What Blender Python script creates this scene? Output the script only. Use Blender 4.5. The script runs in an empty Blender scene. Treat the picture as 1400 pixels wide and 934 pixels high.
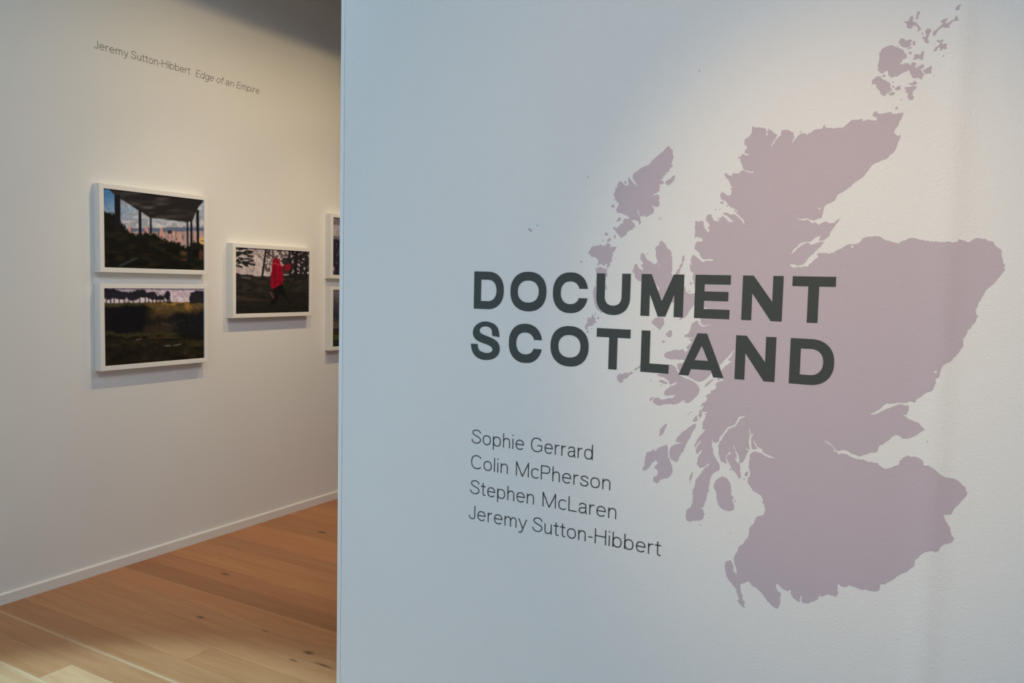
import bpy, bmesh, math, random
import numpy as np
from mathutils import Matrix, Vector
from mathutils.geometry import delaunay_2d_cdt

random.seed(7); rng = np.random.default_rng(5)
scn = bpy.context.scene
C = scn.collection

# ------------------------------------------------------------------ camera
H = 1.55                                   # eye height
F = 1106.54; CX, CY = 700.0, 467.0         # focal length and centre in the 1400x934 frame
# world axes (X along the title wall, Y along the picture wall, Z up) in camera axes (right, down, forward)
M = np.array([[0.86494047, 0.05581385, -0.49876126],
              [0.50136471, -0.05131279, 0.86371316],
              [0.02261433, -0.99712176, -0.0723656]])
cam = bpy.data.cameras.new('camera'); cam_o = bpy.data.objects.new('camera', cam); C.objects.link(cam_o)
cam.sensor_width = 36; cam.lens = F / 1400 * 36; cam.clip_start = .05
R_, D_, W_ = M[:, 0], M[:, 1], M[:, 2]
cam_o.matrix_world = Matrix(((R_[0], -D_[0], -W_[0], 0), (R_[1], -D_[1], -W_[1], 0), (R_[2], -D_[2], -W_[2], H), (0, 0, 0, 1)))
scn.camera = cam_o

# ------------------------------------------------------------------ light
scn.view_settings.view_transform = 'Standard'; scn.view_settings.look = 'None'
scn.view_settings.gamma = 1; scn.view_settings.use_curve_mapping = False
scn.view_settings.exposure = 0.0
wd = bpy.data.worlds.new('sky'); scn.world = wd; wd.use_nodes = True
wd.node_tree.nodes['Background'].inputs[0].default_value = (.55, .72, 1, 1)
wd.node_tree.nodes['Background'].inputs[1].default_value = 1.0

def look(o, target):
    o.rotation_euler = (Vector(target) - o.location).to_track_quat('-Z', 'Y').to_euler()
def spot(name, loc, target, power, size, blend, col, radius):
    l = bpy.data.lights.new(name, 'SPOT'); o = bpy.data.objects.new(name, l); C.objects.link(o)
    l.energy = power; l.spot_size = math.radians(size); l.spot_blend = blend; l.color = col; l.shadow_soft_size = radius
    o.location = loc; look(o, target); return o
WARM = (1, .75, .39)
DAY = (.49, .78, 1.0)
LXW = -3.8746
def window_light(name, loc, target, w, h, power):
    l = bpy.data.lights.new(name, 'AREA'); l.shape = 'RECTANGLE'; l.size = w; l.size_y = h; l.energy = power; l.color = DAY
    o = bpy.data.objects.new(name, l); C.objects.link(o); o.location = loc; look(o, target); return o
# daylight: unseen windows added in the picture and rear walls, a cool spot added for the entrance floor patch
window_light('side_window_daylight', (LXW - .045, -1.3, 1.42), (0, -1.3, 1.42), 2.3, 2.2, 85)
window_light('rear_window_daylight', (1.2, -4.44, 1.75), (1.2, 0, 1.75), 2.3, 2.2, 46)
spot('added_floor_spot', (-2.9, 2.1, 3.45), (-2.2, 1.1, 0), 490, 43, .30, (.52, .86, 1), .12)
# ceiling spots: two graze the picture wall, two unseen soft fills are added for its ambient light, a focused one with spill lights the title
spot('picture_spot_near', (-2.67, 3.0, 3.32), (-3.80, 3.0, .45), 34, 142, 1.0, WARM, .022)
spot('picture_spot_near_beam', (-2.67, 3.0, 3.32), (-3.87, 3.0, .12), 40, 68, 1.0, WARM, .022)
spot('picture_spot_far', (-2.67, 4.05, 3.32), (-3.80, 4.05, .45), 34, 142, 1.0, WARM, .022)
spot('picture_spot_far_beam', (-2.67, 4.05, 3.32), (-3.87, 4.05, .12), 44, 68, 1.0, WARM, .022)
spot('gallery_fill', (-.9, 3.7, 3.40), (-3.87, 3.6, 1.1), 128, 80, 1.0, (.95, .88, .96), .7)
spot('entrance_fill', (-1.4, 1.2, 3.40), (-3.87, 2.0, 2.0), 98, 80, 1.0, (.72, .88, 1), .5)
spot('title_spot', (-.35, -.35, 3.35), (-.27, 1.9, 1.46), 142, 30, 1.0, (1, .68, .36), .06)
spot('title_spot_spill', (-.35, -.35, 3.35), (-.48, 1.9, 1.34), 44, 68, 1.0, (1, .52, .25), .06)

# ------------------------------------------------------------------ dimensions
LX = -3.8746            # picture wall
FY = 1.9                # title wall face
EDGE = -1.7185          # free end of the title wall
CEIL = 3.5
X1, Y0, Y1 = 3.2, -4.5, 6.6

def ray(x, y): return M @ np.array([(x - CX) / F, (y - CY) / F, 1.0])
def wallpt(x, y):       # pixel -> (X, Z) on the title wall
    d = ray(x, y); t = FY / d[1]; return d[0] * t, d[2] * t + H
SEAM = -.066
def hump(x):            # the taped board joint stands slightly proud
    a = x - SEAM
    return .0044 * math.exp(-(a / .036) ** 2) if a < 0 else .0044 * math.exp(-(a / .026) ** 2)

# ------------------------------------------------------------------ helpers
def lin(c): return tuple(((v / 255 + .055) / 1.055) ** 2.4 if v > 10.3 else v / 255 / 12.92 for v in c)
def nodes(name):
    m = bpy.data.materials.new(name); m.use_nodes = True
    return m, m.node_tree.nodes, m.node_tree.links, m.node_tree.nodes['Principled BSDF']
def paint(name, col, rough=.6, spec=.3, bump=0, scale=300, var=0):
    m, n, l, p = nodes(name)
    p.inputs['Base Color'].default_value = (*col, 1); p.inputs['Roughness'].default_value = rough
    p.inputs['Specular IOR Level'].default_value = spec
    tc = n.new('ShaderNodeNewGeometry')
    if bump:
        t = n.new('ShaderNodeTexNoise'); t.inputs['Scale'].default_value = scale; t.inputs['Detail'].default_value = 3
        b = n.new('ShaderNodeBump'); b.inputs['Strength'].default_value = bump; b.inputs['Distance'].default_value = .002
        l.new(tc.outputs['Position'], t.inputs['Vector']); l.new(t.outputs['Fac'], b.inputs['Height'])
        l.new(b.outputs['Normal'], p.inputs['Normal'])
    if var:
        t = n.new('ShaderNodeTexNoise'); t.inputs['Scale'].default_value = 1.7; t.inputs['Detail'].default_value = 4
        r = n.new('ShaderNodeMapRange'); r.inputs['From Min'].default_value = .3; r.inputs['From Max'].default_value = .7
        r.inputs['To Min'].default_value = 1 - var; r.inputs['To Max'].default_value = 1.0
        x = n.new('ShaderNodeVectorMath'); x.operation = 'SCALE'; x.inputs[0].default_value = col
        l.new(tc.outputs['Position'], t.inputs['Vector']); l.new(t.outputs['Fac'], r.inputs['Value'])
        l.new(r.outputs['Result'], x.inputs['Scale']); l.new(x.outputs[0], p.inputs['Base Color'])
    return m
MAT = {
    'wall': paint('white_emulsion', (.80, .80, .79), .7, .2, .25, 260, .02),
    'wall_front': paint('rolled_white_emulsion', (.80, .80, .79), .62, .25, .55, 200, .02),
    'bead': paint('white_edge_bead', (.82, .82, .82), .45, .35, .1, 200),
    'skirting': paint('white_satin_paint', (.80, .79, .77), .4, .4),
    'ceiling': paint('white_ceiling_paint', (.78, .78, .77), .8, .1),
    'frame': paint('white_lacquer', (.83, .82, .80), .45, .35),
    'mauve': paint('mauve_vinyl', (.53, .455, .51), .6, .25, .4, 200),
    'ink': paint('charcoal_vinyl', (.056, .065, .062), .6, .25, .3, 200),
    'thin': paint('grey_vinyl', (.075, .078, .078), .6, .2),
    'caption': paint('taupe_vinyl', (.16, .15, .13), .6, .2),
    'metal': paint('grey_window_metal', (.3, .31, .32), .4, .5),
}
def glass_mat():
    m, n, l, p = nodes('window_glass'); p.inputs['Transmission Weight'].default_value = 1; p.inputs['Roughness'].default_value = .02
    return m
MAT['glass'] = glass_mat()

def link(name, me, mat, parent=None):
    o = bpy.data.objects.new(name, me); C.objects.link(o)
    if mat is not None and not me.materials: me.materials.append(MAT[mat] if isinstance(mat, str) else mat)
    if parent: o.parent = parent
    return o
def mesh(name, v, f):
    me = bpy.data.meshes.new(name); me.from_pydata(v, [], f); me.update(); return me
def box_vf(a, b):
    (x0, y0, z0), (x1, y1, z1) = a, b
    v = [(x0, y0, z0), (x1, y0, z0), (x1, y1, z0), (x0, y1, z0), (x0, y0, z1), (x1, y0, z1), (x1, y1, z1), (x0, y1, z1)]
    f = [(0, 3, 2, 1), (4, 5, 6, 7), (0, 1, 5, 4), (1, 2, 6, 5), (2, 3, 7, 6), (3, 0, 4, 7)]
    return v, f
def boxes(name, lst):
    V, Fa = [], []
    for a, b in lst:
        v, f = box_vf(a, b); n = len(V); V += v; Fa += [tuple(i + n for i in q) for q in f]
    return mesh(name, V, Fa)
def bevel(me, w, seg=2):
    bm = bmesh.new(); bm.from_mesh(me)
    bmesh.ops.bevel(bm, geom=bm.edges[:], offset=w, segments=seg, affect='EDGES', profile=.5)
    bm.to_mesh(me); bm.free(); me.update(); return me
def struct(o): o['kind'] = 'structure'; return o
def tag(o, label, cat, group=None):
    o['label'] = label; o['category'] = cat
    if group: o['group'] = group
    return o
def empty(name, loc=(0, 0, 0)):
    o = bpy.data.objects.new(name, None); C.objects.link(o); o.location = loc; o.empty_display_size = .1; return o

# ------------------------------------------------------------------ room shell
def title_wall():
    T = .14; S = .0175                       # thickness, width of the edge bead
    xs = [EDGE + S] + list(np.linspace(EDGE + S + .3, SEAM - .1, 5)) + list(np.linspace(SEAM - .09, SEAM + .13, 45)) + [.6, 1.6, X1]
    v = []; f = []
    for x in xs: v += [(x, FY - hump(x), 0), (x, FY - hump(x), CEIL)]
    for i in range(len(xs) - 1): a = 2 * i; f.append((a, a + 2, a + 3, a + 1))
    n = len(v); v += [(xs[0], FY + T, 0), (xs[0], FY + T, CEIL), (X1, FY + T, 0), (X1, FY + T, CEIL)]; e = n - 2
    f += [(0, 1, n + 1, n), (e, n + 2, n + 3, e + 1), (n, n + 1, n + 3, n + 2)]
    w = struct(link('wall_front', mesh('wall_front', v, f), 'wall_front'))
    for p in w.data.polygons: p.use_smooth = False
    # rounded corner bead that finishes the free end, a hairline joint beside it
    sec = [(S - .0012, .0006), (S - .0016, -.0004), (.0060, -.0012), (.0022, -.0004), (.0006, .0012), (0, .004), (0, T - .003), (.003, T), (S - .0012, T)]
    v = []; f = []
    for x, y in sec: v += [(EDGE + x, FY + y, 0), (EDGE + x, FY + y, CEIL)]
    m = len(sec)
    for i in range(m): a, b = 2 * i, 2 * ((i + 1) % m); f.append((a, a + 1, b + 1, b))
    f += [tuple(range(0, 2 * m, 2)), tuple(range(2 * m - 1, 0, -2))]
    b = link('corner_bead', mesh('corner_bead', v, f), 'bead', w)
    b['label'] = 'narrow vertical bead along the free edge of the wall'
    return w
title_wall()
struct(link('wall_back', boxes('wall_back', [((LX, Y1, 0), (X1, Y1 + .15, CEIL))]), 'wall'))
struct(link('wall_right', boxes('wall_right', [((X1, Y0, 0), (X1 + .15, Y1, CEIL))]), 'wall'))
# picture wall and rear wall, each pierced for an added unseen window: (u along the wall, w through it)
def pierced(name, to, u0, u1, a0, a1, z0, z1):
    struct(link(name, boxes(name, [to(u0, a0, 0, CEIL, -.15, 0), to(a1, u1, 0, CEIL, -.15, 0), to(a0, a1, 0, z0, -.15, 0), to(a0, a1, z1, CEIL, -.15, 0)]), 'wall'))
def window(name, to, a0, a1, z0, z1):
    win = struct(link(name, boxes(name, [to(a0, a0 + .06, z0, z1, -.11, -.05), to(a1 - .06, a1, z0, z1, -.11, -.05),
          to(a0 + .06, a1 - .06, z0, z0 + .06, -.11, -.05), to(a0 + .06, a1 - .06, z1 - .06, z1, -.11, -.05)]), 'metal'))
    for i in range(3):
        p, q = a0 + (a1 - a0) * i / 3 + (.06 if i == 0 else .025), a0 + (a1 - a0) * (i + 1) / 3 - (.06 if i == 2 else .025)
        link('pane', boxes('pane', [to(p, q, z0 + .06, z1 - .06, -.083, -.077)]), 'glass', win)
        if i: link('mullion', boxes('mullion', [to(p - .05, p, z0 + .06, z1 - .06, -.11, -.05)]), 'metal', win)
left_to = lambda a, b, z0, z1, w0, w1: ((LX + w0, a, z0), (LX + w1, b, z1))
rear_to = lambda a, b, z0, z1, w0, w1: ((a, Y0 + w0, z0), (b, Y0 + w1, z1))
pierced('wall_left', left_to, Y0, Y1, -2.5, -.1, .25, 2.6); window('window_1', left_to, -2.5, -.1, .25, 2.6)
pierced('wall_rear', rear_to, LX, X1, 0, 2.4, .5, 3.0); window('window_2', rear_to, 0, 2.4, .5, 3.0)
struct(link('ceiling', boxes('ceiling', [((LX - .15, Y0 - .15, CEIL), (X1 + .15, Y1 + .15, CEIL + .1))]), 'ceiling'))
# unseen baffle added to cut the picture lights off the top of the wall
struct(link('light_baffle_1', boxes('light_baffle_1', [((-3.10, Y0, 3.235), (-3.06, Y1, CEIL))]), 'ceiling'))
# low skirting with a chamfered top
sk = [(0, 0), (.014, 0), (.014, .047), (.009, .053), (0, .053)]
v = [(LX + x, y, z) for y in (Y0, Y1) for x, z in sk]
f = [(i, (i + 1) % 5, 5 + (i + 1) % 5, 5 + i) for i in range(5)] + [(4, 3, 2, 1, 0), (5, 6, 7, 8, 9)]
struct(link('baseboard_left', mesh('baseboard_left', v, f), 'skirting'))

# ------------------------------------------------------------------ floor of oak boards
KNOTS = [(-3.333, 2.836, .020, .007), (-2.994, 2.406, .015, .007), (-2.333, 2.412, .016, .009), (-2.335, 2.328, .015, .004),
         (-2.205, 2.362, .030, .005), (-3.413, 3.635, .020, .010), (-2.638, 2.462, .016, .003)]
PALE_EDGES = [(1.9585, .012, .42), (2.4835, .006, .14), (2.6155, .006, .2), (1.8295, .006, .18), (1.697, .010, .4)]   # pale board edges: sapwood, plus painted-in light on worn bevels
def oak(name, slab=False):
    m, n, l, p = nodes(name)
    geo = n.new('ShaderNodeNewGeometry'); oi = n.new('ShaderNodeObjectInfo')
    def math_(op, a, b=None, c=None):
        q = n.new('ShaderNodeMath'); q.operation = op
        for i, s in enumerate((a, b, c)):
            if s is None: continue
            if isinstance(s, (int, float)): q.inputs[i].default_value = s
            else: l.new(s, q.inputs[i])
        return q.outputs[0]
    sep = n.new('ShaderNodeSeparateXYZ'); l.new(geo.outputs['Position'], sep.inputs[0])
    off = math_('MULTIPLY', oi.outputs['Random'], 37.0)
    cmb = n.new('ShaderNodeCombineXYZ'); l.new(math_('MULTIPLY', sep.outputs[0], 1.0), cmb.inputs[0])
    l.new(math_('MULTIPLY_ADD', sep.outputs[1], 16.0, off), cmb.inputs[1]); l.new(off, cmb.inputs[2])
    g = n.new('ShaderNodeTexNoise'); g.inputs['Scale'].default_value = 1.9; g.inputs['Detail'].default_value = 5; g.inputs['Distortion'].default_value = .9
    l.new(cmb.outputs[0], g.inputs['Vector'])
    cmb2 = n.new('ShaderNodeCombineXYZ'); l.new(math_('MULTIPLY', sep.outputs[0], 6.0), cmb2.inputs[0])
    l.new(math_('MULTIPLY_ADD', sep.outputs[1], 260.0, off), cmb2.inputs[1]); l.new(off, cmb2.inputs[2])
    fg = n.new('ShaderNodeTexNoise'); fg.inputs['Scale'].default_value = 2.0; fg.inputs['Detail'].default_value = 3
    l.new(cmb2.outputs[0], fg.inputs['Vector'])
    ramp = n.new('ShaderNodeValToRGB'); e = ramp.color_ramp.elements
    e[0].position = .22; e[0].color = (.40, .170, .068, 1); e[1].position = .78; e[1].color = (.51, .245, .108, 1)
    l.new(g.outputs['Fac'], ramp.inputs['Fac'])
    col = ramp.outputs['Color']
    mr = n.new('ShaderNodeMapRange'); mr.inputs['From Min'].default_value = .3; mr.inputs['From Max'].default_value = .7
    mr.inputs['To Min'].default_value = .86; mr.inputs['To Max'].default_value = 1.08; l.new(fg.outputs['Fac'], mr.inputs['Value'])
    def mul(c, s):
        q = n.new('ShaderNodeVectorMath'); q.operation = 'SCALE'; l.new(c, q.inputs[0]); l.new(s, q.inputs['Scale']); return q.outputs[0]
    col = mul(col, mr.outputs['Result'])
    mx = n.new('ShaderNodeVectorMath'); mx.operation = 'MULTIPLY'; l.new(col, mx.inputs[0])
    if slab: mx.inputs[1].default_value = (1, 1, 1)
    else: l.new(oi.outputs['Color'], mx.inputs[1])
    col = mx.outputs[0]
    if not slab:
        for sy, hw, gain in PALE_EDGES:
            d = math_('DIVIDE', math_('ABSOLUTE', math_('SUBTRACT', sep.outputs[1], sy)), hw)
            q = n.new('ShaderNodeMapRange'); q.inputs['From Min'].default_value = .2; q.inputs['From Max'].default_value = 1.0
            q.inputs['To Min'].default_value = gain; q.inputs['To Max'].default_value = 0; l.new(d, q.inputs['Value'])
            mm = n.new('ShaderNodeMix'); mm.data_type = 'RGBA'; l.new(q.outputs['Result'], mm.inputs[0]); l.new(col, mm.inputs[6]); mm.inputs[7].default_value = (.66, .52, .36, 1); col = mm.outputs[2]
        for kx, ky, a, b in KNOTS:
            dx = math_('DIVIDE', math_('SUBTRACT', sep.outputs[0], kx), a); dy = math_('DIVIDE', math_('SUBTRACT', sep.outputs[1], ky), b)
            d = math_('SQRT', math_('ADD', math_('MULTIPLY', dx, dx), math_('MULTIPLY', dy, dy)))
            d = math_('ADD', d, math_('MULTIPLY', math_('SUBTRACT', fg.outputs['Fac'], .5), 1.2))
            r = n.new('ShaderNodeMapRange'); r.inputs['From Min'].default_value = .35; r.inputs['From Max'].default_value = 2.2
            r.inputs['To Min'].default_value = .2; r.inputs['To Max'].default_value = 1; l.new(d, r.inputs['Value'])
            col = mul(col, r.outputs['Result'])
    l.new(col, p.inputs['Base Color'])
    p.inputs['Roughness'].default_value = .42; p.inputs['Specular IOR Level'].default_value = .4
    bp = n.new('ShaderNodeBump'); bp.inputs['Strength'].default_value = .15; bp.inputs['Distance'].default_value = .001
    l.new(fg.outputs['Fac'], bp.inputs['Height']); l.new(bp.outputs['Normal'], p.inputs['Normal'])
    return m
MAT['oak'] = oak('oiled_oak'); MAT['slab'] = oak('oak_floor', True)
PW = .131; YP = 1.70 - PW * 11              # first board row; rows keep the photograph's joints at 1.700, 1.831 ...
FL = struct(link('floor', boxes('floor', [((LX - .15, YP - .0005, -.12), (X1 + .15, Y1 + .15, -.012)), ((LX - .15, Y0 - .15, -.12), (X1 + .15, YP - .001, 0))]), 'slab'))
TONE = {-3: [(1.1, 1.5, 1.9)], -2: [(1.1, 1.45, 1.8)], -1: [(1.12, 1.55, 2.0)], 0: [(.90, 1.0, 1.05), (1.2, 1.6, 2.05)], 1: [(.88, .96, 1.04)], 2: [(.84, .88, .90)], 3: [(.95, 1.02, 1.05), (.86, .88, .86)],  # board tones; rows at the edge of the light pool also carry painted shade
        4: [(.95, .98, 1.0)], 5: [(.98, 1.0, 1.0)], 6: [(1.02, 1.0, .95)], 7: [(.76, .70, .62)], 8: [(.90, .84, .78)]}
JOINT = {0: [-3.042], 3: [-2.70]}
cache = {}
k = -11
while YP + (k + 11) * PW < Y1 - .01:
    ya = 1.70 + k * PW; yb = min(ya + PW, Y1)
    js = list(JOINT.get(k, []))
    x = js[-1] if js else LX + random.uniform(1.25, 2.1)
    if not js: js = [x] if k not in (1, 2, 4, 5, 6, 7, 8) else [-1.55 + .12 * k % .4]
    x = js[-1]
    while x + 2.1 < X1 - .4: x += random.uniform(1.7, 2.1); js.append(x)
    ed = [LX] + js + [X1]
    for i in range(len(ed) - 1):
        L_ = ed[i + 1] - ed[i]; key = (round(L_, 3), round(yb - ya, 4))
        if key not in cache:
            g = .0003; c = .0007
            w, h = L_ / 2, (yb - ya) / 2
            v = [(sx * (w - g), sy * (h - g), -.013) for sx, sy in ((-1, -1), (1, -1), (1, 1), (-1, 1))]
            v += [(sx * (w - g), sy * (h - g), -.0012) for sx, sy in ((-1, -1), (1, -1), (1, 1), (-1, 1))]
            v += [(sx * (w - g - c), sy * (h - g - c), 0) for sx, sy in ((-1, -1), (1, -1), (1, 1), (-1, 1))]
            f = [(8, 9, 10, 11)]
            for a in range(4): b = (a + 1) % 4; f += [(a, b, b + 4, a + 4), (a + 4, b + 4, b + 8, a + 8)]
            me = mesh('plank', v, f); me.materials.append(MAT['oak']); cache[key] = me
        o = bpy.data.objects.new('plank', cache[key]); C.objects.link(o); o.parent = FL
        o.location = ((ed[i] + ed[i + 1]) / 2, (ya + yb) / 2, 0)
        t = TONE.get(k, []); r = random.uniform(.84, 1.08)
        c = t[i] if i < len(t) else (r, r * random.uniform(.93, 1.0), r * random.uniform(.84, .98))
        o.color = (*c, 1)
    k += 1

# ------------------------------------------------------------------ flat vinyl on the title wall
def inside(P, loop):
    x, y = P; c = False; n = len(loop); j = n - 1
    for i in range(n):
        xi, yi = loop[i]; xj, yj = loop[j]
        if (yi > y) != (yj > y) and x < (xj - xi) * (y - yi) / (yj - yi) + xi: c = not c
        j = i
    return c
def fill(loops, holes=()):
    """triangulate closed loops (minus holes) in the plane -> verts, tris"""
    pts = []; edges = []
    for lp in list(loops) + list(holes):
        n = len(pts); m = len(lp); pts += [Vector(p) for p in lp]; edges += [(n + i, n + (i + 1) % m) for i in range(m)]
    v, e, f, *_ = delaunay_2d_cdt(pts, edges, [], 0, 1e-7, False)
    out = []
    for t in f:
        c = (sum(v[i][0] for i in t) / 3, sum(v[i][1] for i in t) / 3)
        if any(inside(c, lp) for lp in loops) and not any(inside(c, h) for h in holes): out.append(tuple(t))
    used = sorted({i for t in out for i in t}); mp = {i: j for j, i in enumerate(used)}
    return [tuple(v[i]) for i in used], [tuple(mp[i] for i in t) for t in out]
def vinyl(name, tri_list, mat, parent, h=.0005, cuts=False, to3=None):
    """tri_list: [(verts, tris)] in wall plane coords -> thin film with real edges"""
    bm = bmesh.new()
    for vs, ts in tri_list:
        bv = [bm.verts.new((x, z, 0)) for x, z in vs]
        for t in ts:
            try: bm.faces.new([bv[i] for i in t])
            except ValueError: pass
    bmesh.ops.recalc_face_normals(bm, faces=bm.faces[:])
    for fc in bm.faces:
        if fc.normal.z < 0: fc.normal_flip()
    if cuts:
        for x in np.linspace(SEAM - .07, SEAM + .10, 24):
            bmesh.ops.bisect_plane(bm, geom=bm.verts[:] + bm.edges[:] + bm.faces[:], plane_co=(x, 0, 0), plane_no=(1, 0, 0))
    rim = [e for e in bm.edges if len(e.link_faces) == 1]
    low = {}
    for e in rim:
        for q in e.verts:
            if q not in low: low[q] = bm.verts.new((q.co.x, q.co.y, -h))
    for e in rim:
        a, b = e.verts; lp = e.link_loops[0]
        if lp.vert is not a: a, b = b, a
        try: bm.faces.new((b, a, low[a], low[b]))
        except ValueError: pass
    for q in bm.verts:
        q.co = Vector(to3(q.co.x, q.co.y, h + q.co.z))
    me = bpy.data.meshes.new(name); bm.to_mesh(me); bm.free()
    return link(name, me, mat, parent)
def front3(x, z, up): return (x, FY - hump(x) - .0001 - up, z)
def left3(y, z, up): return (LX + .0001 + up, y, z)

def jag(lp, amp=.55, step=7.0, seed=0):
    """break long traced edges into a crinkled shoreline (pixels)"""
    r = random.Random(seed); out = []
    n = len(lp)
    for i in range(n):
        a = lp[i]; b = lp[(i + 1) % n]; out.append(a)
        d = math.hypot(b[0] - a[0], b[1] - a[1]); m = int(d / step * 2)
        for j in range(1, m + 1):
            t = j / (m + 1); s = r.uniform(-amp, amp) * min(1, d / 8)
            out.append((a[0] + (b[0] - a[0]) * t - (b[1] - a[1]) / d * s, a[1] + (b[1] - a[1]) * t + (b[0] - a[0]) / d * s))
    return out
def K(ox, oy, s):
    def f(txt):
        v = [float(q) for q in txt.replace(',', ' ').split()]
        return [(ox + v[i] / s, oy + v[i + 1] / s) for i in range(0, len(v), 2)]
    return f
K1 = K(1180, 0, 6.227); K2 = K(980, 140, 5.185); K3 = K(800, 190, 6.227); K4 = K(780, 300, 5.189); K5 = K(930, 230, 5.495)
K6 = K(1090, 280, 4.667); K7 = K(1090, 470, 4.667); K8 = K(830, 470, 4.671); K9 = K(920, 560, 5.189); K10 = K(970, 690, 5.838)
K11 = K(1130, 610, 4.059); K12 = K(880, 340, 4.667); KP = K(0, 0, 1)
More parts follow.
